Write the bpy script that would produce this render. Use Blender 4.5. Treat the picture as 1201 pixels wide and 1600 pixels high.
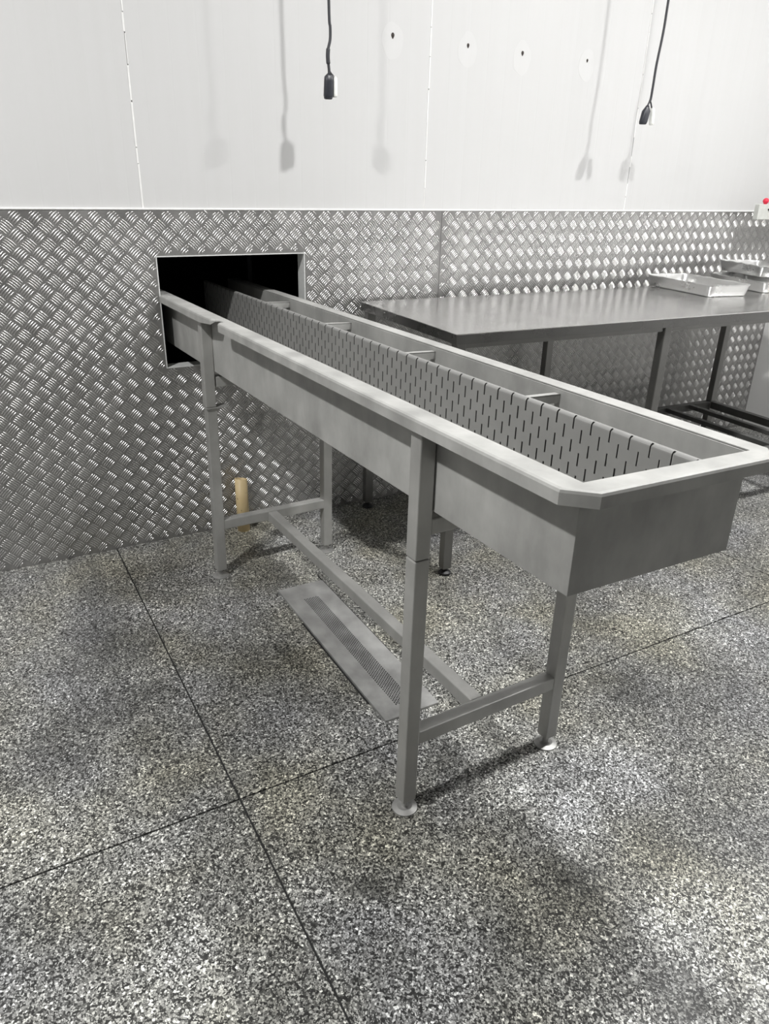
import bpy, bmesh, math, random
from mathutils import Matrix, Vector, noise

random.seed(7)
for o in list(bpy.data.objects):
    bpy.data.objects.remove(o)
scene = bpy.context.scene
COL = scene.collection
R = math.radians

# ------------------------------------------------------------------ camera
CAM = Vector((-0.32794, -3.07793, 1.5))
yaw, pitch, roll = R(29.770), R(24.208), R(1.389)
F_PX = 1151.07
fwd = Vector((math.sin(yaw) * math.cos(pitch), math.cos(yaw) * math.cos(pitch), -math.sin(pitch)))
rgt = Vector((math.cos(yaw), -math.sin(yaw), 0))
upv = rgt.cross(fwd)
r2 = math.cos(roll) * rgt + math.sin(roll) * upv
u2 = -math.sin(roll) * rgt + math.cos(roll) * upv
cd = bpy.data.cameras.new('camera')
cd.sensor_fit = 'VERTICAL'
cd.sensor_height = 36.0
cd.lens = F_PX / 1600 * 36.0
cd.clip_start = 0.02
cam = bpy.data.objects.new('camera', cd)
COL.objects.link(cam)
m = Matrix((r2, u2, -fwd)).transposed().to_4x4()
m.translation = CAM
cam.matrix_world = m
scene.camera = cam

# ------------------------------------------------------------------ world, lamps, exposure
world = bpy.data.worlds.new('world')
scene.world = world
world.use_nodes = True
world.node_tree.nodes['Background'].inputs[0].default_value = (0.05, 0.05, 0.05, 1)
world.node_tree.nodes['Background'].inputs[1].default_value = 0.2
scene.view_settings.view_transform = 'Standard'
scene.view_settings.look = 'None'
scene.view_settings.gamma = 1.0
scene.view_settings.use_curve_mapping = False
scene.view_settings.exposure = 0.42


def lamp(x, y, z, watts, size=0.14, colour=(1.0, 0.992, 0.978)):
    ld = bpy.data.lights.new('ceiling_or_fill_lamp', 'AREA')
    ld.shape = 'DISK'
    ld.size = size
    ld.energy = watts
    ld.color = colour
    lo = bpy.data.objects.new('ceiling_or_fill_lamp', ld)
    lo.location = (x, y, z)
    COL.objects.link(lo)
    return lo


# a row of compact ceiling lamps along the back wall, plus weak, unseen fill lamps added behind the camera
for lx, watts in ((-1.40, 94), (1.60, 55), (3.62, 58)):
    lamp(lx, -1.85, 3.40, watts)
for lx in (-1.40, 1.60):
    lamp(lx, -6.6, 3.40, 9, 0.3)


# ------------------------------------------------------------------ material helpers
def new_mat(name):
    mt = bpy.data.materials.new(name)
    mt.use_nodes = True
    nt = mt.node_tree
    return mt, nt, nt.nodes['Principled BSDF']


def node(nt, kind, **kw):
    n = nt.nodes.new(kind)
    for k, v in kw.items():
        setattr(n, k, v)
    return n


def ramp(nt, fac, stops):
    n = node(nt, 'ShaderNodeValToRGB')
    cr = n.color_ramp
    while len(cr.elements) < len(stops):
        cr.elements.new(0.5)
    for e, (p, c) in zip(cr.elements, stops):
        e.position = p
        e.color = (c[0], c[1], c[2], 1) if isinstance(c, tuple) else (c, c, c, 1)
    nt.links.new(fac, n.inputs[0])
    return n.outputs[0]


def coords(nt, scale=(1, 1, 1), rot=(0, 0, 0)):
    tc = node(nt, 'ShaderNodeTexCoord')
    mp = node(nt, 'ShaderNodeMapping')
    mp.inputs['Scale'].default_value = scale
    mp.inputs['Rotation'].default_value = rot
    nt.links.new(tc.outputs['Object'], mp.inputs[0])
    return mp.outputs[0]


def noise_tex(nt, vec, scale, detail=3, rough=0.5):
    n = node(nt, 'ShaderNodeTexNoise')
    n.inputs['Scale'].default_value = scale
    n.inputs['Detail'].default_value = detail
    n.inputs['Roughness'].default_value = rough
    nt.links.new(vec, n.inputs['Vector'])
    return n.outputs['Fac']


def mix(nt, a, b, fac, mode='MIX'):
    n = node(nt, 'ShaderNodeMix', data_type='RGBA', blend_type=mode)
    for sock, v in ((n.inputs[0], fac), (n.inputs[6], a), (n.inputs[7], b)):
        if isinstance(v, bpy.types.NodeSocket):
            nt.links.new(v, sock)
        elif isinstance(v, (int, float)):
            sock.default_value = v if sock == n.inputs[0] else (v, v, v, 1)
        else:
            sock.default_value = (*v, 1)
    return n.outputs[2]


def math_n(nt, op, a, b=None, clamp=False):
    n = node(nt, 'ShaderNodeMath', operation=op, use_clamp=clamp)
    for i, v in enumerate((a, b)):
        if v is None:
            continue
        if isinstance(v, bpy.types.NodeSocket):
            nt.links.new(v, n.inputs[i])
        else:
            n.inputs[i].default_value = v
    return n.outputs[0]


def bump(nt, b, height, strength, dist):
    n = node(nt, 'ShaderNodeBump')
    n.inputs['Strength'].default_value = strength
    n.inputs['Distance'].default_value = dist
    nt.links.new(height, n.inputs['Height'])
    nt.links.new(n.outputs[0], b.inputs['Normal'])


def plain(name, colour, rough=0.5, metal=0.0, spec=0.5):
    mt, nt, b = new_mat(name)
    b.inputs['Roughness'].default_value = rough
    b.inputs['Metallic'].default_value = metal
    b.inputs['Specular IOR Level'].default_value = spec
    v = coords(nt)
    n = noise_tex(nt, v, 40, 3)
    c0 = tuple(x * 0.93 for x in colour)
    c1 = tuple(min(1, x * 1.05) for x in colour)
    nt.links.new(ramp(nt, n, [(0.3, c0), (0.7, c1)]), b.inputs['Base Color'])
    return mt


def steel(name, base=0.42, metal=0.75, rough=(0.38, 0.55), stain=0.12, stretch=(6, 6, 1.4), tint=(1.0, 1.0, 0.97), brushed=None):
    mt, nt, b = new_mat(name)
    b.inputs['Metallic'].default_value = metal
    v = coords(nt, stretch)
    n1 = noise_tex(nt, v, 2.2, 5, 0.6)
    n2 = noise_tex(nt, coords(nt), 9.0, 4, 0.6)
    nn = math_n(nt, 'ADD', math_n(nt, 'MULTIPLY', n1, 0.6), math_n(nt, 'MULTIPLY', n2, 0.4))
    lo = tuple(base * (1 - stain) * t for t in tint)
    hi = tuple(base * (1 + stain) * t for t in tint)
    nt.links.new(ramp(nt, nn, [(0.36, lo), (0.64, hi)]), b.inputs['Base Color'])
    rr = node(nt, 'ShaderNodeMapRange')
    rr.inputs['From Min'].default_value = 0.3
    rr.inputs['From Max'].default_value = 0.7
    rr.inputs['To Min'].default_value = rough[0]
    rr.inputs['To Max'].default_value = rough[1]
    nt.links.new(n2, rr.inputs[0])
    nt.links.new(rr.outputs[0], b.inputs['Roughness'])
    if brushed:
        nb = noise_tex(nt, coords(nt, brushed), 1.0, 2)
        bump(nt, b, nb, 0.05, 0.002)
    return mt


def terrazzo():
    mt, nt, b = new_mat('terrazzo')
    tc = node(nt, 'ShaderNodeTexCoord')
    P = tc.outputs['Object']
    # stone chips of several sizes in a dark matrix
    def vor(scale, feature='F1'):
        n = node(nt, 'ShaderNodeTexVoronoi', voronoi_dimensions='2D', feature=feature)
        n.inputs['Scale'].default_value = scale
        nt.links.new(P, n.inputs['Vector'])
        return n
    v1 = vor(200)
    v2 = vor(370)
    s1 = node(nt, 'ShaderNodeSeparateColor'); nt.links.new(v1.outputs['Color'], s1.inputs[0])
    s2 = node(nt, 'ShaderNodeSeparateColor'); nt.links.new(v2.outputs['Color'], s2.inputs[0])
    c1 = ramp(nt, s1.outputs[0], [(0.0, 0.012), (0.26, 0.03), (0.42, 0.13), (0.70, 0.27), (0.86, 0.44), (1.0, 0.74)])
    c2 = ramp(nt, s2.outputs[1], [(0.0, 0.010), (0.40, 0.05), (0.70, 0.24), (1.0, 0.52)])
    pick = ramp(nt, s1.outputs[2], [(0.42, 0.0), (0.46, 1.0)])
    base = mix(nt, c1, c2, pick)
    ve = vor(200, 'DISTANCE_TO_EDGE')
    edge = ramp(nt, ve.outputs[0], [(0.0, 0.35), (0.12, 1.0)])
    base = mix(nt, base, edge, 1.0, 'MULTIPLY')
    # tint drifting between olive and blue grey
    nz = noise_tex(nt, P, 2.3, 3)
    tint = ramp(nt, nz, [(0.34, (1.14, 1.15, 1.15)), (0.5, (1.16, 1.16, 1.08)), (0.66, (1.18, 1.15, 0.96))])
    base = mix(nt, base, tint, 1.0, 'MULTIPLY')
    # worn-in dirt and pale powdery traffic marks
    nd = noise_tex(nt, P, 1.7, 6, 0.62)
    dirt = ramp(nt, nd, [(0.30, 0.62), (0.47, 0.95), (0.62, 1.12), (0.8, 1.25)])
    base = mix(nt, base, dirt, 1.0, 'MULTIPLY')
    nw = noise_tex(nt, P, 7.0, 4, 0.6)
    sx = node(nt, 'ShaderNodeSeparateXYZ'); nt.links.new(P, sx.inputs[0])
    def blob(x, y, r, fac):
        # fac > 0 lightens, fac < 0 darkens
        cv = node(nt, 'ShaderNodeCombineXYZ')
        cv.inputs[0].default_value = x; cv.inputs[1].default_value = y
        d = node(nt, 'ShaderNodeVectorMath', operation='DISTANCE')
        nt.links.new(P, d.inputs[0]); nt.links.new(cv.outputs[0], d.inputs[1])
        dd = math_n(nt, 'ADD', d.outputs['Value'], math_n(nt, 'MULTIPLY', math_n(nt, 'SUBTRACT', nw, 0.5), r * 1.6))
        mr = node(nt, 'ShaderNodeMapRange', interpolation_type='SMOOTHSTEP')
        mr.inputs['From Min'].default_value = r * 0.25
        mr.inputs['From Max'].default_value = r * 1.15
        mr.inputs['To Min'].default_value = abs(fac)
        mr.inputs['To Max'].default_value = 0.0
        nt.links.new(dd, mr.inputs[0])
        return mr.outputs[0]
    for x, y, r, f in STAINS:
        k = blob(x, y, r, f)
        if f < 0:
            base = mix(nt, base, mix(nt, base, (0.30, 0.30, 0.29), 1.0, 'MULTIPLY'), math_n(nt, 'MULTIPLY', k, 1.3, True))
        else:
            base = mix(nt, base, mix(nt, base, (1.75, 1.76, 1.78), 1.0, 'MULTIPLY'), math_n(nt, 'MULTIPLY', k, 2.2, True))
    nt.links.new(base, b.inputs['Base Color'])
    b.inputs['Roughness'].default_value = 0.42
    rr = node(nt, 'ShaderNodeMapRange')
    rr.inputs['From Min'].default_value = 0.3; rr.inputs['From Max'].default_value = 0.7
    rr.inputs['To Min'].default_value = 0.32; rr.inputs['To Max'].default_value = 0.6
    nt.links.new(nw, rr.inputs[0]); nt.links.new(rr.outputs[0], b.inputs['Roughness'])
    b.inputs['Specular IOR Level'].default_value = 0.35
    bump(nt, b, s1.outputs[0], 0.08, 0.001)
    return mt


STAINS = [(0.14, -0.33, 0.26, -0.45), (0.27, -2.03, 0.07, -0.65), (1.37, -1.77, 0.13, -0.45),
          (0.70, -2.54, 0.09, -0.55), (0.30, -1.20, 0.38, -0.40), (-0.18, -1.15, 0.22, -0.35),
          (0.69, -2.25, 0.10, -0.35), (1.03, -2.26, 0.16, -0.35), (0.66, -1.75, 0.09, -0.45),
          (0.61, -0.54, 0.13, -0.35), (-0.05, -0.75, 0.22, -0.30), (0.05, -1.10, 0.022, -0.6),
          (0.20, -2.22, 0.12, -0.30), (0.45, -2.30, 0.13, -0.30), (1.55, -1.35, 0.15, -0.25),
          (0.90, -2.50, 0.22, 0.34), (0.72, -1.95, 0.10, 0.26), (0.85, -0.38, 0.17, 0.34),
          (0.83, -2.10, 0.12, 0.34), (1.85, -1.55, 0.32, 0.26), (-0.42, -1.50, 0.22, 0.20),
          (-0.20, -2.05, 0.16, 0.18), (1.26, -1.20, 0.26, 0.24), (0.80, -0.16, 0.10, 0.22),
          (1.15, -2.00, 0.20, 0.22)]


def wall_white(ribs=True, tone=0.80):
    mt, nt, b = new_mat('white_panel')
    v = coords(nt)
    n = noise_tex(nt, v, 1.3, 4)
    n2 = noise_tex(nt, coords(nt, (30, 30, 0.6)), 1.0, 3)
    nn = math_n(nt, 'ADD', math_n(nt, 'MULTIPLY', n, 0.5), math_n(nt, 'MULTIPLY', n2, 0.5))
    nt.links.new(ramp(nt, nn, [(0.35, (tone * 0.975, tone * 0.975, tone * 0.97)), (0.65, (tone, tone, tone))]), b.inputs['Base Color'])
    b.inputs['Roughness'].default_value = 0.42
    b.inputs['Specular IOR Level'].default_value = 0.35
    if ribs:
        # shallow roll-formed flutes of the sandwich panel skin
        w = node(nt, 'ShaderNodeTexWave', wave_type='BANDS', bands_direction='X')
        w.inputs['Scale'].default_value = 0.5 / (0.1 * 1.59)
        nt.links.new(v, w.inputs['Vector'])
        h = ramp(nt, w.outputs['Fac'], [(0.0, 0.0), (0.02, 1.0)])
        bump(nt, b, h, 0.25, 0.0006)
    return mt


M = {}
M['terrazzo'] = terrazzo()
M['joint'] = plain('joint_black', (0.012, 0.012, 0.012), 0.7)
M['panel'] = wall_white(True, 0.575)
M['white'] = wall_white(False, 0.66)
M['ceiling'] = wall_white(False, 0.46)
M['white_right'] = wall_white(False, 0.86)
M['sealant'] = plain('sealant_white', (0.80, 0.80, 0.79), 0.5)
M['tread'] = steel('tread_plate', 0.38, 0.9, (0.34, 0.48), 0.12, (1.2, 1.2, 1.0), (1.0, 0.985, 0.97))
M['tread_bar'] = steel('tread_bar', 0.60, 0.9, (0.22, 0.34), 0.06, (1, 1, 1), (1.0, 0.99, 0.975))
M['trough'] = steel('satin_steel', 0.365, 0.25, (0.50, 0.66), 0.20, (3.5, 3.5, 1.7), (1.0, 1.0, 0.965))
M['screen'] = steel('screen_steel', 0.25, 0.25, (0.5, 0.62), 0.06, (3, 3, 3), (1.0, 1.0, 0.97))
M['slot_shade'] = steel('slot_edge_shade', 0.045, 0.3, (0.55, 0.7), 0.2, (9, 9, 9))  # near-black slot walls: shade inside the slots put into the colour
M['leg'] = steel('leg_steel', 0.40, 0.4, (0.34, 0.50), 0.14, (4, 4, 1.0), (1.0, 0.995, 0.96))
M['zinc'] = steel('foot_zinc', 0.36, 0.6, (0.4, 0.5), 0.08, (9, 9, 9))
M['table'] = steel('table_top_steel', 0.72, 1.0, (0.17, 0.24), 0.05, (2, 2, 2), (1.0, 0.995, 0.985), (700, 6, 6))
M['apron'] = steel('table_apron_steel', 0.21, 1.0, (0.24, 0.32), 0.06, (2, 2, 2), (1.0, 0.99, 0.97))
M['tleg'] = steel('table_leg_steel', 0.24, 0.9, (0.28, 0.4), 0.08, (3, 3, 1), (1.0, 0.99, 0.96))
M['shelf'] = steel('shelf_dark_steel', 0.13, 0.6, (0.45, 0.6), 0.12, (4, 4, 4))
M['foil'] = steel('foil_aluminium', 0.62, 0.92, (0.24, 0.38), 0.05, (6, 6, 6), (1.0, 1.0, 0.99))
M['drain'] = steel('drain_steel', 0.34, 0.5, (0.36, 0.55), 0.22, (4, 4, 4), (1.0, 1.0, 0.98))
M['black'] = plain('black_rubber', (0.012, 0.012, 0.014), 0.45)
M['cord'] = plain('cord_black', (0.035, 0.036, 0.042), 0.5)
M['plug'] = plain('plug_black', (0.022, 0.024, 0.032), 0.4)
M['plug_white'] = plain('plug_white', (0.80, 0.81, 0.78), 0.45)
M['red'] = plain('red_plastic', (0.75, 0.03, 0.07), 0.35)
M['box'] = plain('box_grey', (0.55, 0.56, 0.53), 0.45)
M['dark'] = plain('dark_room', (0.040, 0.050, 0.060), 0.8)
M['darkpost'] = plain('dark_post', (0.10, 0.105, 0.11), 0.5)
M['jamb'] = plain('jamb_grey', (0.62, 0.63, 0.62), 0.5)
M['patch'] = wall_white(False, 0.595)
M['rust'] = plain('rust_brown', (0.035, 0.026, 0.022), 0.7)


def pipe_mat():
    mt, nt, b = new_mat('cream_pvc')
    n = noise_tex(nt, coords(nt, (1, 1, 0.45)), 38, 4, 0.65)
    n2 = noise_tex(nt, coords(nt), 9, 3)
    base = ramp(nt, n2, [(0.3, (0.60, 0.46, 0.25)), (0.7, (0.68, 0.54, 0.31))])
    spots = ramp(nt, n, [(0.64, 0.0), (0.69, 1.0)])
    nt.links.new(mix(nt, base, (0.10, 0.07, 0.04), spots), b.inputs['Base Color'])
    b.inputs['Roughness'].default_value = 0.45
    return mt


M['pvc'] = pipe_mat()


# ------------------------------------------------------------------ mesh helpers
def obj(name, verts, faces, mat, parent=None, smooth=False, bevel=0.0, seg=2, solid=None):
    me = bpy.data.meshes.new(name)
    me.from_pydata([tuple(v) for v in verts], [], faces)
    me.update()
    if mat:
        me.materials.append(M[mat])
    o = bpy.data.objects.new(name, me)
    COL.objects.link(o)
    if parent:
        o.parent = parent
    if smooth:
        me.polygons.foreach_set('use_smooth', [True] * len(me.polygons))
    if solid:
        s = o.modifiers.new('thickness', 'SOLIDIFY')
        s.thickness = solid[0]
        s.offset = solid[1]
    if bevel:
        bv = o.modifiers.new('bevel', 'BEVEL')
        bv.width = bevel
        bv.segments = seg
        bv.limit_method = 'ANGLE'
        bv.angle_limit = R(35)
    return o


def empty(name, loc=(0, 0, 0), rz=0.0):
    o = bpy.data.objects.new(name, None)
    o.location = loc
    o.rotation_euler = (0, 0, rz)
    o.empty_display_size = 0.1
    COL.objects.link(o)
    return o


def tag(o, label=None, cat=None, group=None, kind=None):
    if label: o['label'] = label
    if cat: o['category'] = cat
    if group: o['group'] = group
    if kind: o['kind'] = kind
    return o


def struct(o, label=None):
    o['kind'] = 'structure'
    if label: o['label'] = label
    return o


BOXF = [(0, 3, 2, 1), (4, 5, 6, 7), (0, 1, 5, 4), (1, 2, 6, 5), (2, 3, 7, 6), (3, 0, 4, 7)]


def box_v(lo, hi):
    x0, y0, z0 = lo
    x1, y1, z1 = hi
    return [(x0, y0, z0), (x1, y0, z0), (x1, y1, z0), (x0, y1, z0), (x0, y0, z1), (x1, y0, z1), (x1, y1, z1), (x0, y1, z1)]


class MB:
    def __init__(self):
        self.v, self.f = [], []

    def add(self, v, f):
        n = len(self.v)
        self.v += [tuple(p) for p in v]
        self.f += [tuple(i + n for i in q) for q in f]
        return self

    def box(self, lo, hi):
        return self.add(box_v(lo, hi), BOXF)

    def hexa(self, bottom, top):
        return self.add(list(bottom) + list(top), BOXF)

    def cyl(self, c, r, z0, z1, n=20, r1=None):
        r1 = r if r1 is None else r1
        a = [(c[0] + r * math.cos(2 * math.pi * i / n), c[1] + r * math.sin(2 * math.pi * i / n), z0) for i in range(n)]
        b = [(c[0] + r1 * math.cos(2 * math.pi * i / n), c[1] + r1 * math.sin(2 * math.pi * i / n), z1) for i in range(n)]
        f = [(i, (i + 1) % n, n + (i + 1) % n, n + i) for i in range(n)]
        f += [tuple(reversed(range(n))), tuple(range(n, 2 * n))]
        return self.add(a + b, f)

    def tube(self, pts, rad, n=10):
        pts = [Vector(p) for p in pts]
        rads = rad if isinstance(rad, (list, tuple)) else [rad] * len(pts)
        rings = []
        for i, p in enumerate(pts):
            d = (pts[min(i + 1, len(pts) - 1)] - pts[max(i - 1, 0)]).normalized()
            a = Vector((1, 0, 0)) if abs(d.x) < 0.8 else Vector((0, 1, 0))
            s = d.cross(a).normalized()
            t = d.cross(s)
            rings += [p + rads[i] * (math.cos(2 * math.pi * k / n) * s + math.sin(2 * math.pi * k / n) * t) for k in range(n)]
        f = []
        for i in range(len(pts) - 1):
            for k in range(n):
                f.append((i * n + k, i * n + (k + 1) % n, (i + 1) * n + (k + 1) % n, (i + 1) * n + k))
        f.append(tuple(reversed(range(n))))
        f.append(tuple(range((len(pts) - 1) * n, len(pts) * n)))
        return self.add(rings, f)

    def build(self, name, mat, parent=None, **kw):
        return obj(name, self.v, self.f, mat, parent, **kw)


def spline(pts, sub=6):
    pts = [Vector(p) for p in pts]
    out = []
    for i in range(len(pts) - 1):
        p0, p1, p2, p3 = pts[max(i - 1, 0)], pts[i], pts[i + 1], pts[min(i + 2, len(pts) - 1)]
        for k in range(sub):
            t = k / sub
            out.append(0.5 * ((2 * p1) + (p2 - p0) * t + (2 * p0 - 5 * p1 + 4 * p2 - p3) * t * t + (3 * p1 - p0 - 3 * p2 + p3) * t ** 3))
    out.append(pts[-1])
    return out


# ------------------------------------------------------------------ the room
XL, XR, YF, ZC = -4.6, 4.282, -9.5, 3.62
OX0, OX1, OZ0, OZ1 = 0.377, 1.003, 0.773, 1.210       # opening in the back wall
PZ = 1.380                                             # top of the tread plate cladding
T_WALL = 0.062

wb = MB()
for lo, hi in (((XL, 0.012, 0), (OX0, T_WALL, ZC)), ((OX1, 0.012, 0), (XR, T_WALL, ZC)),
               ((OX0, 0.012, 0), (OX1, T_WALL, OZ0)), ((OX0, 0.012, OZ1), (OX1, T_WALL, ZC))):
    wb.box(lo, hi)
wall_back = struct(wb.build('wall_back', 'jamb'))

# insulated wall panels with open joints and sealant beads
joints = [0.347 + 1.2535 * k for k in range(-5, 4)]
edges = [XL] + [j for j in joints if XL + 0.05 < j < XR - 0.05] + [XR]
for a, b_ in zip(edges[:-1], edges[1:]):
    MB().box((a + 0.0015, 0.0, PZ - 0.01), (b_ - 0.0015, 0.0125, ZC)).build('wall_panel', 'panel', wall_back, bevel=0.0008, seg=1)
for j in edges[1:-1]:
    s = MB()
    z = PZ
    while z < ZC - 0.05:                                 # a hand-run, uneven bead
        h = random.uniform(0.05, 0.16)
        w = random.uniform(0.0012, 0.0034)
        dx = random.uniform(-0.001, 0.001)
        zz = min(z + h, ZC)
        if random.random() > 0.04:
            s.box((j + dx - w, -0.0012, z), (j + dx + w, 0.004, zz - random.uniform(0, 0.006)))
        z = zz
    s.build('joint_bead', 'sealant', wall_back)

# tread plate cladding: three sheets with raised five-bar pattern
PX, PZT = 0.0668, 0.0636
BAR = []


def bar_template(L=0.0222, W=0.0028, H=0.0020):
    prof = [(-1.0, 0.0, 0.0), (-0.80, 0.85, 0.93), (0.0, 1.0, 1.0), (0.80, 0.85, 0.93), (1.0, 0.0, 0.0)]
    v, f = [], []
    v.append((-L, 0, 0))
    for t, w, h in prof[1:-1]:
        v += [(t * L, -W * w, 0), (t * L, -W * w * 0.45, H * h * 0.85), (t * L, W * w * 0.45, H * h * 0.85), (t * L, W * w, 0)]
    v.append((L, 0, 0))
    for r in range(2):
        o = 1 + 4 * r
        for k in range(3):
            f.append((o + k, o + 4 + k, o + 5 + k, o + 1 + k))
    for k in range(3):
        f.append((0, 1 + k, 2 + k))
        f.append((13, 10 + k, 9 + k))
    return v, f


BV, BF = bar_template()


def inside(x, z, x0, x1):
    mgn = 0.004
    if not (x0 + mgn < x < x1 - mgn and 0.002 < z < PZ - 0.003):
        return False
    if OX0 - mgn < x < OX1 + mgn and OZ0 - mgn < z < OZ1 + mgn:
        return False
    return True


def sheet(x0, x1, px, pz, slope):
    YS = -0.004
    s = MB()
    if x0 < OX0 < x1:
        for lo, hi in (((x0, YS, 0), (OX0, 0.0125, PZ)), ((OX1, YS, 0), (x1, 0.0125, PZ)),
                       ((OX0, YS, 0), (OX1, 0.0125, OZ0)), ((OX0, YS, OZ1), (OX1, 0.0125, PZ))):
            s.box(lo, hi)
    else:
        s.box((x0, YS, 0), (x1, 0.0125, PZ))
    so = s.build('cladding_sheet', 'tread', wall_back)
    V, Fc = [], []
    i0, i1 = int((x0 - px) / PX) - 2, int((x1 - px) / PX) + 2
    j0, j1 = int(-pz / PZT) - 2, int((PZ - pz) / PZT) + 2
    for i in range(i0, i1):
        for j in range(j0, j1):
            for half in (0, 1):
                cx = px + (i + 0.5 * half) * PX
                cz = pz + (j + 0.5 * half) * PZT
                cz += slope * (cx - px)
                ang = R(45) if half == 0 else R(-45)
                ca, sa = math.cos(ang), math.sin(ang)
                for k in range(-2, 3):
                    off = k * 0.0088
                    bx, bz = cx - sa * off, cz + ca * off
                    L = 0.0222 - 0.0012 * abs(k)
                    if not (inside(bx - ca * L, bz - sa * L, x0, x1) and inside(bx + ca * L, bz + sa * L, x0, x1)):
                        # keep a cut bar where its middle still lies on the sheet
                        if not (inside(bx, bz, x0, x1) and inside(bx - ca * L * .45, bz - sa * L * .45, x0, x1) and inside(bx + ca * L * .45, bz + sa * L * .45, x0, x1)):
                            continue
                        sc = 0.45
                    else:
                        sc = 1.0 - 0.05 * abs(k)
                    n = len(V)
                    for (u, w, h) in BV:
                        u *= sc
                        bow = -0.0012 * (1 - (u / 0.0222) ** 2)
                        w2 = w - bow
                        V.append((bx + ca * u - sa * w2, YS - h + 0.0001, bz + sa * u + ca * w2))
                    Fc += [tuple(q + n for q in f) for f in BF]
    t = obj('tread_bars', V, Fc, 'tread_bar', so, smooth=True)
    t['kind'] = 'stuff'
    return so


sheet(XL, -0.79, -0.169, 0.655, -0.001)
sheet(-0.788, 1.697, -0.169, 0.655, -0.0045)
sheet(1.699, XR, 1.774, 1.311, 0.0)
# white sealant line along the top of the cladding
MB().box((XL, -0.0075, PZ - 0.001), (XR, 0.001, PZ + 0.006)).build('sealant_line', 'sealant', wall_back, bevel=0.002)
# thin bare edges of the opening cut-out
e = MB()
for lo, hi in (((OX0 - 0.002, -0.0062, OZ0 - 0.002), (OX0 + 0.002, T_WALL + .001, OZ1 + 0.002)), ((OX1 - 0.002, -0.0062, OZ0 - 0.002), (OX1 + 0.002, T_WALL + .001, OZ1 + 0.002)),
               ((OX0 + 0.002, -0.0062, OZ1 - 0.002), (OX1 - 0.002, T_WALL + .001, OZ1 + 0.002)), ((OX0 + 0.002, -0.0062, OZ0 - 0.002), (OX1 - 0.002, T_WALL + .001, OZ0 + 0.002))):
    e.box(lo, hi)
e.build('opening_lining', 'jamb', wall_back)

# old fixing holes in the panels, each in a dab of fresh paint
for hx, hz, r in ((1.417, 2.042, 0.0075), (1.791, 2.040, 0.0062), (2.089, 2.037, 0.0068), (2.477, 2.040, 0.0050)):
    pts = []
    n = 26
    for k in range(n):
        a = 2 * math.pi * k / n
        rr = 0.058 * (1 + 0.16 * noise.noise(Vector((math.cos(a) * 1.3 + hx * 9, math.sin(a) * 1.3, 0))))
        pts.append((hx + 0.85 * rr * math.cos(a), hz - 0.02 + 1.15 * rr * math.sin(a)))
    v = [(x, -0.0004, z) for x, z in pts] + [(x, 0.0006, z) for x, z in pts]
    obj('paint_patch', v, [tuple(reversed(range(n)))[::-1]] + [(k, n + k, n + (k + 1) % n, (k + 1) % n) for k in range(n)], 'patch', wall_back)
    hm = MB()
    nn = 14
    prof = [(r, -0.0006), (r * 0.85, -0.003), (r * 0.35, -0.0042)]
    rings = []
    for rr, yy in prof:
        rings += [(hx + rr * math.cos(2 * math.pi * k / nn), yy, hz + 1.25 * rr * math.sin(2 * math.pi * k / nn) - (rr * 0.5 if math.sin(2 * math.pi * k / nn) < -0.8 else 0)) for k in range(nn)]
    fs = []
    for q in range(2):
        fs += [(q * nn + k, q * nn + (k + 1) % nn, (q + 1) * nn + (k + 1) % nn, (q + 1) * nn + k) for k in range(nn)]
    fs.append(tuple(range(2 * nn, 3 * nn)))
    hm.add(rings, fs)
    hm.build('bolt_head', 'rust', wall_back, smooth=True)

# other walls and ceiling
struct(MB().box((XR, YF, 0), (XR + 0.06, T_WALL, ZC)).build('wall_right', 'white_right'))
struct(MB().box((XL - 0.06, YF, 0), (XL, T_WALL, ZC)).build('wall_left', 'white'))
struct(MB().box((XL - 0.06, YF - 0.06, 0), (XR + 0.06, YF, ZC)).build('wall_front', 'white'))
struct(MB().box((XL - 0.06, YF - 0.06, ZC), (XR + 0.06, T_WALL, ZC + 0.06)).build('ceiling', 'ceiling'))

# floor: terrazzo bays parted by thin black strips
floor = struct(MB().box((XL - 0.06, YF - 0.06, -0.08), (XR + 0.06, T_WALL, -0.004)).build('floor', 'joint'))
G = 0.0028
fx = [XL] + [0.0825 - 2.395, 0.0825, 0.0825 + 2.395] + [XR]
fy = [YF, -1.628 * 5, -1.628 * 4, -1.628 * 3, -1.628 * 2, -1.628, 0.0]
for i in range(len(fx) - 1):
    for j in range(len(fy) - 1):
        MB().box((fx[i] + G, fy[j] + G, -0.02), (fx[i + 1] - G, fy[j + 1] - (G if j < len(fy) - 2 else 0), 0.0)).build('floor_bay', 'terrazzo', floor)

# the unlit room behind the opening
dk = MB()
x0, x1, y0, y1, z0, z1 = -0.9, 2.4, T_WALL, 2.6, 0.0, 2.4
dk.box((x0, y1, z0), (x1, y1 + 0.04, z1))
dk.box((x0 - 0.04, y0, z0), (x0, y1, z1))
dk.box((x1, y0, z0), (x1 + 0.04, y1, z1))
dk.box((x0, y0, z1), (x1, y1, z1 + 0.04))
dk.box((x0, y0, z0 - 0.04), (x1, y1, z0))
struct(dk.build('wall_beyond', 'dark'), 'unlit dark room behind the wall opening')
MB().box((1.028, 0.80, 0.0), (1.052, 0.824, 2.4)).build('post', 'darkpost', bpy.data.objects['wall_beyond'])

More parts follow.
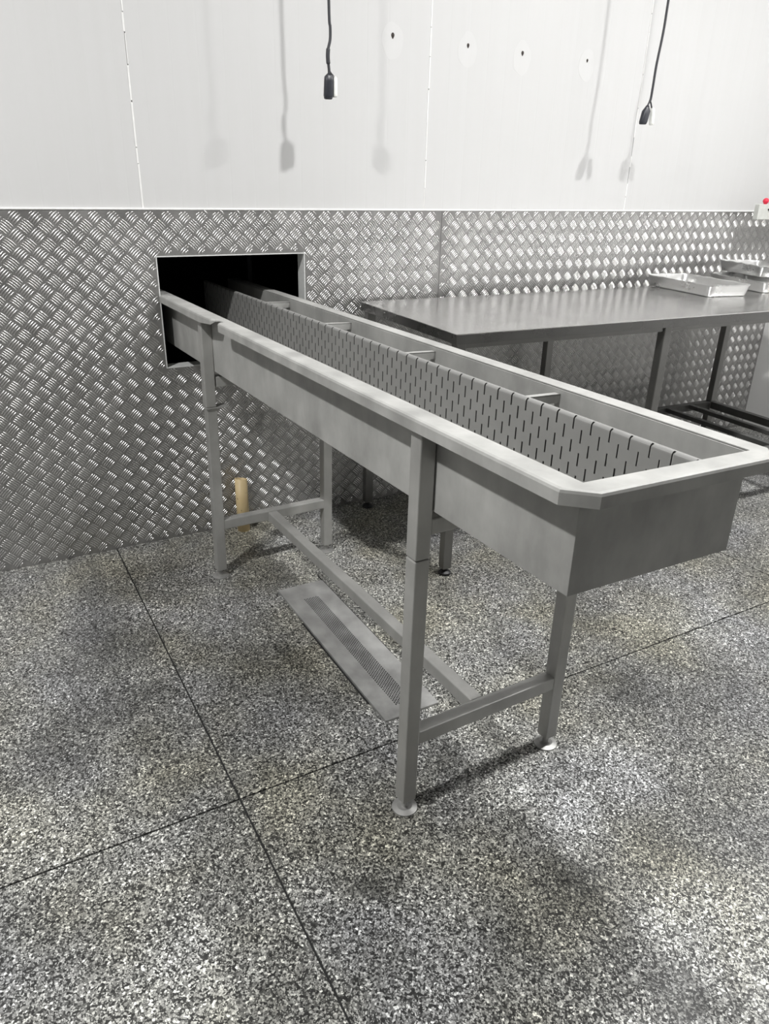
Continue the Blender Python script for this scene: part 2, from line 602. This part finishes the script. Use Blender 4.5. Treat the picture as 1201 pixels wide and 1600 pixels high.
# ------------------------------------------------------------------ the long steel trough
TH = R(1.7)
ev = Vector((math.sin(TH), -math.cos(TH), 0))
TO = Vector((0.438, -1.872, 0)) - 1.4 * ev
trough = empty('drain_trough', TO, TH)      # local x = across (u), local -y = towards the room (v)
tag(trough, 'long grey stainless steel trough with slotted screen, running out of the wall opening', 'trough')
UL, UR, VE, VB = 0.048, 0.486, 1.806, -1.05
ZB, ZT, TILT = 0.850, 1.061, 0.036


def P(u, v, z):
    return (u, -v, z - TILT * (u - 0.045))


# tub: side, end and bottom sheets of one folded shell
tv = [P(UL, VB, ZB), P(UL, VE, ZB), P(UR, VE, ZB), P(UR, VB, ZB),
      P(UL, VB, ZT - .001), P(UL, VE, ZT - .001), P(UR, VE, ZT - .001), P(UR, VB, ZT - .001)]
tf = [(0, 3, 2, 1), (0, 1, 5, 4), (1, 2, 6, 5), (2, 3, 7, 6)]
obj('tub', tv, tf, 'trough', trough, solid=(0.003, -1.0), bevel=0.0015)

# rim: flat top turned down at the outer edge, corners clipped, left edge damaged near the wall
OV, CH, FL = 0.053, 0.048, 0.026
segs = []


def left_profile():
    out = []
    for v in (VB, -0.46, -0.2, 0.0, 0.02):
        out.append((v, OV, FL))
    for t in (0.25, 0.5, 0.75, 1.0):
        out.append((0.02 + 0.11 * t, OV - 0.004 * t, FL - 0.010 * t))
    out += [(0.140, OV - 0.016, 0.006), (0.155, OV - 0.026, 0.003), (0.185, OV - 0.030, 0.003), (0.203, OV - 0.022, 0.004), (0.209, OV - 0.006, 0.012), (0.216, OV, 0.026)]
    v = 0.4
    while v < VE - 0.05:
        out.append((v, OV, FL))
        v += 0.28
    return out


# rings of stations: inner edge, outer bend, flange bottom
stations = []
for v, ov, fl in left_profile():
    stations.append(((UL, v), (UL - ov, v), fl))
stations.append(((UL, VE), (UL - OV, VE + 0.003), FL))
stations.append(((UL, VE), (UL - OV + CH, VE + OV - 0.008), FL))
stations.append(((UR, VE), (UR + OV - CH, VE + OV - 0.008), FL))
stations.append(((UR, VE), (UR + OV, VE + 0.003), FL))
v = VE - 0.2
while v > VB:
    stations.append(((UR, v), (UR + OV, v), FL))
    v -= 0.35
stations.append(((UR, VB), (UR + OV, VB), FL))
rv, rf = [], []
RB = 0.005


def lerp2(a, b, t):
    return (a[0] + (b[0] - a[0]) * t, a[1] + (b[1] - a[1]) * t)


for (a, b_, fl) in stations:
    L = math.hypot(b_[0] - a[0], b_[1] - a[1])
    f1 = 1 - RB / L
    q = lerp2(a, b_, f1)
    q2 = lerp2(a, b_, 1 - 0.3 * RB / L)
    rv += [P(a[0], a[1], ZT), P(q[0], q[1], ZT), P(q2[0], q2[1], ZT - 0.3 * RB), P(b_[0], b_[1], ZT - min(RB, fl * .5)), P(b_[0], b_[1], ZT - fl),
           P(lerp2(a, b_, 1 - .1 * 0.02 / L)[0], lerp2(a, b_, 1 - 0.002 / L)[1], ZT - fl - 0.0005)]
for i in range(len(stations) - 1):
    for k in range(4):
        rf.append((i * 6 + k, (i + 1) * 6 + k, (i + 1) * 6 + k + 1, i * 6 + k + 1))
rim = obj('rim', rv, rf, 'trough', trough, solid=(0.0025, -1.0))

# slotted screen standing in the trough, top edge folded over
US, SZ = 0.350, 1.0555
Wd, Hd = 0.0260, 0.0262
SLOT_W = 0.0047


def screen_profile(s):
    """s = distance down from the back lip of the folded top edge"""
    r = 0.006
    lip = 0.004
    if s < lip:
        return (US + r + lip - s, SZ)
    a = (s - lip) / r
    if a < math.pi / 2:
        return (US + r - r * math.sin(a), SZ - r + r * math.cos(a))
    return (US, SZ - r - (s - lip - r * math.pi / 2))


S0 = 0.004
v0 = VE - 0.006
cols = int((v0 - (VB + 0.02)) / Wd)
verts_idx = {}
sv, sf = [], []


def sp(v, s):
    key = (round(v, 5), round(s, 5))
    if key not in verts_idx:
        u, z = screen_profile(s)
        verts_idx[key] = len(sv)
        sv.append((u, -v, z - TILT * (US - 0.045)))
    return verts_idx[key]


BASE = 0.0045
arc = [0.0, 0.004, 0.0064, 0.0088, 0.0112, 0.01343]
rows = 6
smax = 0.20
slotsA = [(0.0052, 0.0350)] + [(0.0350 + 0.0524 * k - 0.0285 + 0.0524, 0.0350 + 0.0524 * (k + 1)) for k in range(3)]
slotsB = [(0.0350 + 0.0262 - 0.0305 + 0.0524 * k, 0.0350 + 0.0262 + 0.0524 * k) for k in range(3)]
allbreaks = sorted(set(arc + [smax] + [round(x, 5) for ab in slotsA + slotsB for x in ab]))
for c in range(cols):
    # column centres line up with the measured slot positions (v = 1.585 + k*0.052)
    vc = 1.585 + 0.052 * 4 - 0.026 * c
    slots = slotsA if c % 2 == 0 else slotsB
    va, vb = vc + 0.013, vc - 0.013
    if c == 0 or va > VE - 0.004:
        va = min(va, VE - 0.004)
    if vb > VE - 0.01:
        continue
    l, r_ = vc + SLOT_W / 2, vc - SLOT_W / 2
    for s0, s1 in zip(allbreaks[:-1], allbreaks[1:]):
        mid = (s0 + s1) / 2
        hole = any(x0 - 1e-6 < mid < x1 + 1e-6 for x0, x1 in slots)
        if l >= va:
            continue
        sf.append((sp(va, s0), sp(va, s1), sp(l, s1), sp(l, s0)))
        if not hole:
            sf.append((sp(l, s0), sp(l, s1), sp(r_, s1), sp(r_, s0)))
        sf.append((sp(r_, s0), sp(r_, s1), sp(vb, s1), sp(vb, s0)))
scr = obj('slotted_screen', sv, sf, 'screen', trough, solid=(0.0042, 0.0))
scr.data.materials.append(M['slot_shade'])
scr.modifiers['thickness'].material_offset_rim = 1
tag(scr, 'grey screen sheet with staggered upright slots')

# cross brackets holding the screen off the right-hand side
for vb in (-0.305, 0.226, 0.757, 1.296):
    b1 = MB()
    z = 1.049 + 0.0
    b1.hexa([P(US + 0.006, vb, z - 0.003), P(UR - .003, vb, z - 0.003), P(UR - .003, vb - 0.018, z - 0.003), P(US + 0.006, vb - 0.018, z - 0.003)],
            [P(US + 0.006, vb, z), P(UR - .003, vb, z), P(UR - .003, vb - 0.018, z), P(US + 0.006, vb - 0.018, z)])
    b1.hexa([P(US + 0.006, vb, z - 0.022), P(UR - .003, vb, z - 0.022), P(UR - .003, vb - 0.003, z - 0.022), P(US + 0.006, vb - 0.003, z - 0.022)],
            [P(US + 0.006, vb, z), P(UR - .003, vb, z), P(UR - .003, vb - 0.003, z), P(US + 0.006, vb - 0.003, z)])
    b1.build('screen_bracket', 'trough', trough)


# legs: square tube, sleeved upper piece, round levelling foot
def leg(u0, v1, ztop, zseam, lean=0.006, name='leg', top_shift=0.0, w=0.0395):
    def ring(z, du, grow=0.0):
        uu = u0 + lean * z + du
        return [(uu - grow, -v1 - grow, z), (uu + w + grow, -v1 - grow, z), (uu + w + grow, -v1 + w + grow, z), (uu - grow, -v1 + w + grow, z)]
    lo = MB().hexa(ring(0.030, 0), ring(zseam - 0.001, 0)).build(name, 'leg', trough, bevel=0.003)
    MB().hexa(ring(zseam + 0.001, top_shift), ring(ztop, top_shift)).build('upper_section', 'leg', lo, bevel=0.003)
    c = (u0 + w / 2 - 0.004, -v1 + w / 2 - 0.004)
    f = MB()
    f.cyl(c, 0.0335, 0.0, 0.004, 28, 0.0335)
    f.cyl(c, 0.0335, 0.004, 0.008, 28, 0.020)
    f.cyl(c, 0.009, 0.007, 0.032, 14)
    f.build('levelling_foot', 'zinc', lo)
    return lo


zu = lambda u: ZT - FL - TILT * (u - 0.045) + 0.018
leg(0.000, 1.400, zu(0.0), 0.737)
leg(0.4895, 1.400, zu(0.51), 0.737)
bl = leg(0.000, -0.016, zu(0.0), 0.716, 0.012, top_shift=-0.003)
leg(0.4835, -0.016, zu(0.51), 0.716)
# adjusting plate at the rear left leg
MB().box((0.004, 0.010, 0.7135), (0.088, 0.060, 0.7165)).build('adjusting_plate', 'leg', bl)

# low stretchers
def beam(name, lo, hi):
    MB().box(lo, hi).build(name, 'leg', trough, bevel=0.003)


beam('cross_stretcher', (0.0405, -1.398, 0.208), (0.4925, -1.360, 0.247))
beam('cross_stretcher', (0.0415, 0.018, 0.210), (0.488, 0.056, 0.250))
beam('long_stretcher', (0.229, -1.3595, 0.209), (0.268, 0.0175, 0.248))
# bearers under the tub
beam('tub_bearer', (0.049, -1.392, 0.790), (0.493, -1.354, 0.829))
beam('tub_bearer', (0.0505, 0.020, 0.790), (0.487, 0.058, 0.829))

# ------------------------------------------------------------------ steel work table
TR = R(-2.8)
tab = empty('work_table', (1.214, -0.875, 0), TR)
tag(tab, 'long polished steel work table standing against the tread plate wall', 'table')
TL, TD, TZ = 2.48, 0.825, 1.002
tt = MB().box((0, 0, TZ - 0.004), (TL, TD, TZ)).build('table_top', 'table', tab, bevel=0.0015)
ap = MB()
ap.box((0, 0, TZ - 0.038), (TL, 0.003, TZ - 0.004))
ap.box((0, TD - 0.003, TZ - 0.038), (TL, TD, TZ - 0.004))
ap.box((0, 0.003, TZ - 0.038), (0.003, TD - 0.003, TZ - 0.004))
ap.box((TL - 0.003, 0.003, TZ - 0.038), (TL, TD - 0.003, TZ - 0.004))
ap.box((0.003, 0.003, TZ - 0.038), (TL - 0.003, 0.018, TZ - 0.0355))
ap.build('apron', 'apron', tab)
fr = MB()
fr.box((0.05, 0.022, TZ - 0.058), (2.39, 0.058, TZ - 0.0045))
fr.box((0.05, TD - 0.058, TZ - 0.058), (2.39, TD - 0.022, TZ - 0.0045))
fr.build('top_frame', 'tleg', tab)
SHZ = 0.305
for lx in (0.012, 1.040, 2.350):
    for ly in (0.014, TD - 0.054):
        lg = MB().box((lx, ly, 0.030), (lx + 0.04, ly + 0.04, TZ - 0.0045)).build('leg', 'tleg', tab, bevel=0.003)
        f = MB()
        c = (lx + 0.02, ly + 0.02)
        f.cyl(c, 0.026, 0.0, 0.010, 20, 0.026)
        f.cyl(c, 0.026, 0.010, 0.020, 20, 0.012)
        f.cyl(c, 0.010, 0.018, 0.032, 12)
        f.build('rubber_foot', 'black', lg)
# slatted lower shelf on the right-hand half
MB().box((1.081, TD - 0.052, SHZ - 0.042), (2.3495, TD - 0.014, SHZ)).build('shelf_rail', 'shelf', tab, bevel=0.002)
MB().box((1.081, 0.016, SHZ - 0.042), (2.3495, 0.054, SHZ)).build('shelf_rail', 'shelf', tab, bevel=0.002)
MB().box((2.352, 0.0545, SHZ - 0.042), (2.388, TD - 0.0545, SHZ)).build('shelf_rail', 'shelf', tab, bevel=0.002)
x = 1.22
while x < 2.30:
    MB().box((x, 0.0545, SHZ - 0.026), (x + 0.030, TD - 0.0525, SHZ - 0.001)).build('shelf_slat', 'shelf', tab, bevel=0.002)
    x += 0.190


# ------------------------------------------------------------------ foil trays
def rrect(w, l, r, n):
    """n points around a rounded rectangle, evenly by angle index"""
    pts = []
    corners = [(w / 2 - r, l / 2 - r, 0), (-w / 2 + r, l / 2 - r, 90), (-w / 2 + r, -l / 2 + r, 180), (w / 2 - r, -l / 2 + r, 270)]
    per = n // 4
    ca = 6
    for cx_, cy_, a0 in corners:
        arcp = [(cx_ + r * math.cos(R(a0 + 90 * k / ca)), cy_ + r * math.sin(R(a0 + 90 * k / ca))) for k in range(ca + 1)]
        pts += arcp
    # subdivide the straight runs
    out = []
    m_ = ca + 1
    for q in range(4):
        out += pts[q * m_:(q + 1) * m_]
        a, b_ = pts[(q + 1) * m_ - 1], pts[((q + 1) * m_) % len(pts)]
        for k in range(1, per):
            t = k / per
            out.append((a[0] + (b_[0] - a[0]) * t, a[1] + (b_[1] - a[1]) * t))
    return out


def foil_tray(loc, rz, w, l, h, seed, tilt=(0, 0)):
    t = obj('tmp', [(0, 0, 0)], [], None)
    bpy.data.objects.remove(t)
    levels = [(0.86, 0.0, 0.016), (0.885, 0.004, 0.020), (0.94, h * 0.5, 0.026), (0.985, h * 0.93, 0.030), (1.0, h, 0.032), (1.012, h - 0.001, 0.034), (1.014, h - 0.006, 0.034)]
    n = 48
    rings = []
    for li, (s, z, r) in enumerate(levels):
        ring = rrect(w * s, l * (1 - (1 - s) * w / l), r, n)
        for k, (x, y) in enumerate(ring):
            q = Vector((x * 22 + seed * 13, y * 22, seed))
            a = noise.noise(q) * 0.6 + noise.noise(q * 2.3) * 0.4
            amt = min(1, li / 4)
            d = Vector((x, y)).normalized()
            zz = z + (a * 0.007 * amt if li >= 2 else 0)
            ww = a * 0.006 * amt + (noise.noise(q * 1.7 + Vector((0, 0, z * 30))) * 0.003 if 2 <= li <= 4 else 0)
            rings.append((x + d.x * ww, y + d.y * ww, zz))
    m_ = len(rings) // len(levels)
    f = []
    for li in range(len(levels) - 1):
        for k in range(m_):
            f.append((li * m_ + k, li * m_ + (k + 1) % m_, (li + 1) * m_ + (k + 1) % m_, (li + 1) * m_ + k))
    body_v = rings[:5 * m_]
    cidx = len(body_v)
    body_v = body_v + [(0, 0, 0.001)]
    body_f = [q for q in f[:4 * m_]] + [(cidx, (k + 1) % m_, k) for k in range(m_)]
    root = empty('foil_tray', loc, rz)
    root.rotation_euler = (tilt[0], tilt[1], rz)
    obj('pan', body_v, body_f, 'foil', root, smooth=True, solid=(0.0008, 1.0))
    rimv = rings[4 * m_:]
    rimf = [(li * m_ + k, li * m_ + (k + 1) % m_, (li + 1) * m_ + (k + 1) % m_, (li + 1) * m_ + k) for li in range(2) for k in range(m_)]
    obj('rolled_edge', rimv, rimf, 'foil', root, solid=(0.0010, 1.0))
    return root


tag(foil_tray((3.120, -0.335, TZ + 0.0010), R(-10), 0.27, 0.50, 0.058, 1), 'shallow crumpled foil tray lying alone on the table, nearest the trough', 'tray', 'foil trays on the table')
tag(foil_tray((3.555, -0.365, TZ + 0.0010), R(-15), 0.26, 0.46, 0.056, 2), 'shallow foil tray flat on the table underneath another tray', 'tray', 'foil trays on the table')
tag(foil_tray((3.680, -0.290, TZ + 0.0615), R(-19), 0.27, 0.40, 0.058, 3, (0, R(1.0))), 'foil tray resting on top of another tray beneath the red button', 'tray', 'foil trays on the table')

# ------------------------------------------------------------------ control box with red button
cb = empty('control_box', (3.765, -0.150, 1.343))
tag(cb, 'pale grey control box with red push button at the right end of the wall', 'control box')
bx = MB()
W_ = XR - 3.765
bx.hexa([(0, 0, 0), (W_, 0, 0), (W_, 0.035, 0), (0.004, 0.035, 0)], [(0.006, 0.006, 0.082), (W_, 0.006, 0.082), (W_, 0.035, 0.082), (0.006, 0.035, 0.082)])
cas = bx.build('casing', 'box', cb, bevel=0.003)
MB().box((0.085, -0.003, 0.050), (0.30, 0.012, 0.058)).build('slot', 'black', cas)
btn = MB()
btn.cyl((0.070, 0.018), 0.009, 0.080, 0.086, 16)
for q_ in range(8):
    a0, a1 = R(-70 + 20 * q_), R(-50 + 20 * q_)
    btn.cyl((0.070, 0.018), 0.0165 * math.cos(a0), 0.099 + 0.0165 * math.sin(a0), 0.099 + 0.0165 * math.sin(a1), 24, 0.0165 * math.cos(a1))
btn.build('push_button', 'red', cb, smooth=False)

# ------------------------------------------------------------------ cut pipe stub on the floor
px_, py_ = 0.643, -0.064
ps = MB()
n = 28
ro, ri = 0.0285, 0.0245
rings = []
for (r, z) in ((ro, 0.0), (ro, 0.255), (ri, 0.255), (ri, 0.0)):
    for k in range(n):
        a = 2 * math.pi * k / n
        dz = 0.006 * math.cos(a + 2.5) + 0.003 * noise.noise(Vector((math.cos(a) * 2, math.sin(a) * 2, 4))) if z > 0.1 else 0
        rings.append((r * math.cos(a), r * math.sin(a), z + dz))
fs = []
for q in range(4):
    fs += [(q * n + k, q * n + (k + 1) % n, ((q + 1) % 4) * n + (k + 1) % n, ((q + 1) % 4) * n + k) for k in range(n)]
pipe = obj('pipe_stub', rings, fs, 'pvc', None, smooth=False)
pipe.location = (px_, py_, 0)
pipe.data.polygons.foreach_set('use_smooth', [i < n or 2 * n <= i < 3 * n for i in range(len(pipe.data.polygons))])
tag(pipe, 'short cream plastic pipe stub standing upright on the floor by the wall', 'pipe')

# ------------------------------------------------------------------ perforated floor drain
dr = empty('floor_drain', (0.576, -1.543, 0))
tag(dr, 'long narrow steel floor drain cover with a band of round holes, under the trough', 'drain')
DW, DL, DZ = 0.182, 0.868, 0.008
pit_shade = MB().box((0.012, 0.02, 0.0005), (DW - 0.012, DL - 0.02, 0.003)).build('pit_shade', 'joint', dr)  # black sheet standing in for the darkness below the holes
# plate with real holes: staggered hexagonal cells in the middle band
hx0, hx1, hy0, hy1 = 0.058, 0.118, 0.045, 0.765
pv, pf = [], []


def quad(a, b_, c, d):
    i = len(pv)
    pv.extend([(*a, DZ), (*b_, DZ), (*c, DZ), (*d, DZ)])
    pf.append((i, i + 1, i + 2, i + 3))


quad((0, 0), (DW, 0), (DW, hy0), (0, hy0))
quad((0, hy1), (DW, hy1), (DW, DL), (0, DL))
quad((0, hy0), (hx0, hy0), (hx0, hy1), (0, hy1))
quad((hx1, hy0), (DW, hy0), (DW, hy1), (hx1, hy1))
ncx, cw = 10, (hx1 - hx0) / 10
chh = 0.0104
ncy = int((hy1 - hy0) / chh)
chh = (hy1 - hy0) / ncy
hr = 0.0036
for i in range(ncx):
    offs = 0.5 if i % 2 else 0.0
    xa, xb = hx0 + i * cw, hx0 + (i + 1) * cw
    if offs:
        quad((xa, hy0), (xb, hy0), (xb, hy0 + chh / 2), (xa, hy0 + chh / 2))
        quad((xa, hy1 - chh / 2), (xb, hy1 - chh / 2), (xb, hy1), (xa, hy1))
    for j in range(ncy - (1 if offs else 0)):
        ya = hy0 + (j + offs) * chh
        yb = ya + chh
        cx_, cy_ = (xa + xb) / 2, (ya + yb) / 2
        n8 = 8
        inner = [(cx_ + hr * 0.75 * math.cos(R(45 + 45 * k)), cy_ + hr * math.sin(R(45 + 45 * k))) for k in range(n8)]
        outer = [(xb, yb), (cx_, yb), (xa, yb), (xa, cy_), (xa, ya), (cx_, ya), (xb, ya), (xb, cy_)]
        base = len(pv)
        pv.extend([(*p_, DZ) for p_ in outer] + [(*p_, DZ) for p_ in inner])
        pf.extend([(base + k, base + (k + 1) % 8, base + 8 + (k + 1) % 8, base + 8 + k) for k in range(8)])
obj('perforated_plate', pv, pf, 'drain', dr, solid=(0.002, -1.0))
fr = MB()
fr.box((-0.006, -0.003, 0), (0.0, DL, DZ + 0.001))
fr.box((DW, -0.003, 0), (DW + 0.004, DL, DZ - 0.001))
fr.box((0, -0.003, 0), (DW, 0.0, DZ - 0.0005))
fr.box((0, DL, 0), (DW, DL + 0.003, DZ - 0.0005))
fr.build('edge_frame', 'drain', dr)
for k, (a, b_) in enumerate((((-0.0125, 0.10), 0.52), ((DW + 0.005, 0.30), 0.62))):
    MB().box((a[0], a[1], 0.0001), (a[0] + 0.006, a[1] + b_, 0.0012)).build('grout_gap', 'joint', dr)

# ------------------------------------------------------------------ hanging cables
YC = -0.235


def plug(mb, c, top, w, d, h, tilt, taper=0.7):
    """a moulded connector: rounded loft hanging from top"""
    n = 16
    prof = [(0.0, 0.35), (0.12, taper), (0.3, 1.0), (0.85, 1.0), (0.97, 0.88), (1.0, 0.7)]
    rings = []
    for t, s in prof:
        for k in range(n):
            a = 2 * math.pi * k / n
            ex = 0.55
            x = math.copysign(abs(math.cos(a)) ** ex, math.cos(a)) * w / 2 * s
            y = math.copysign(abs(math.sin(a)) ** ex, math.sin(a)) * d / 2 * s
            rings.append((c + x - tilt * t * h, YC + y, top - t * h))
    f = []
    for q in range(len(prof) - 1):
        f += [(q * n + k, q * n + (k + 1) % n, (q + 1) * n + (k + 1) % n, (q + 1) * n + k) for k in range(n)]
    f += [tuple(range(n)), tuple(range((len(prof) - 1) * n, len(prof) * n))]
    mb.add(rings, f)


c1 = empty('hanging_cable', (0, 0, 0))
tag(c1, 'black cable hanging straight down above the wall opening, plug at its end', 'cable', 'hanging cables')
pts = spline([(1.012, YC, ZC), (1.016, YC, 2.6), (1.019, YC, 2.082), (1.024, YC, 2.0), (1.023, YC, 1.962), (1.015, YC, 1.932), (1.0135, YC, 1.905), (1.018, YC, 1.868), (1.018, YC, 1.848)])
MB().tube(pts, 0.0052).build('cord', 'cord', c1, smooth=True)
MB().tube(spline([(1.0155, YC, 1.935), (1.0135, YC, 1.91), (1.0155, YC, 1.885)]), [0.0058] + [0.0075] * 11 + [0.0058]).build('tape_wrap', 'cord', c1, smooth=True)
MB().tube(spline([(1.018, YC, 1.868), (1.026, YC + .002, 1.858), (1.036, YC + .003, 1.850)]), 0.003).build('lead', 'cord', c1, smooth=True)
q = MB(); plug(q, 1.018, 1.856, 0.034, 0.026, 0.084, 0.05, 0.95); q.build('black_connector', 'plug', c1, smooth=True)
q = MB(); plug(q, 1.041, 1.850, 0.016, 0.022, 0.070, 0.0, 0.95); q.build('white_connector', 'plug_white', c1, smooth=True)

c2 = empty('hanging_cable', (0, 0, 0))
tag(c2, 'black cable hanging at the right, forked into one black and one white plug', 'cable', 'hanging cables')
pts = spline([(2.70, YC, ZC), (2.705, YC, 2.6), (2.702, YC, 2.268), (2.700, YC, 2.146), (2.688, YC, 2.02), (2.686, YC, 1.94), (2.684, YC, 1.882), (2.680, YC, 1.868)])
MB().tube(pts, 0.0056).build('cord', 'cord', c2, smooth=True)
MB().tube(spline([(2.681, YC, 1.872), (2.674, YC, 1.858), (2.666, YC, 1.842)]), 0.0042).build('lead', 'cord', c2, smooth=True)
MB().tube(spline([(2.681, YC, 1.872), (2.690, YC, 1.858), (2.698, YC, 1.842)]), 0.0036).build('lead', 'cord', c2, smooth=True)
q = MB(); plug(q, 2.670, 1.850, 0.040, 0.026, 0.080, 0.20, 0.6); q.build('black_connector', 'plug', c2, smooth=True)
q = MB(); plug(q, 2.703, 1.846, 0.020, 0.022, 0.076, -0.12, 0.95); q.build('white_connector', 'plug_white', c2, smooth=True)

for root, base in ((c1, (1.016, YC, 1.772)), (c2, (2.680, YC, 1.770))):
    root.location = base
    for ch in root.children:
        ch.location = (-base[0], -base[1], -base[2])
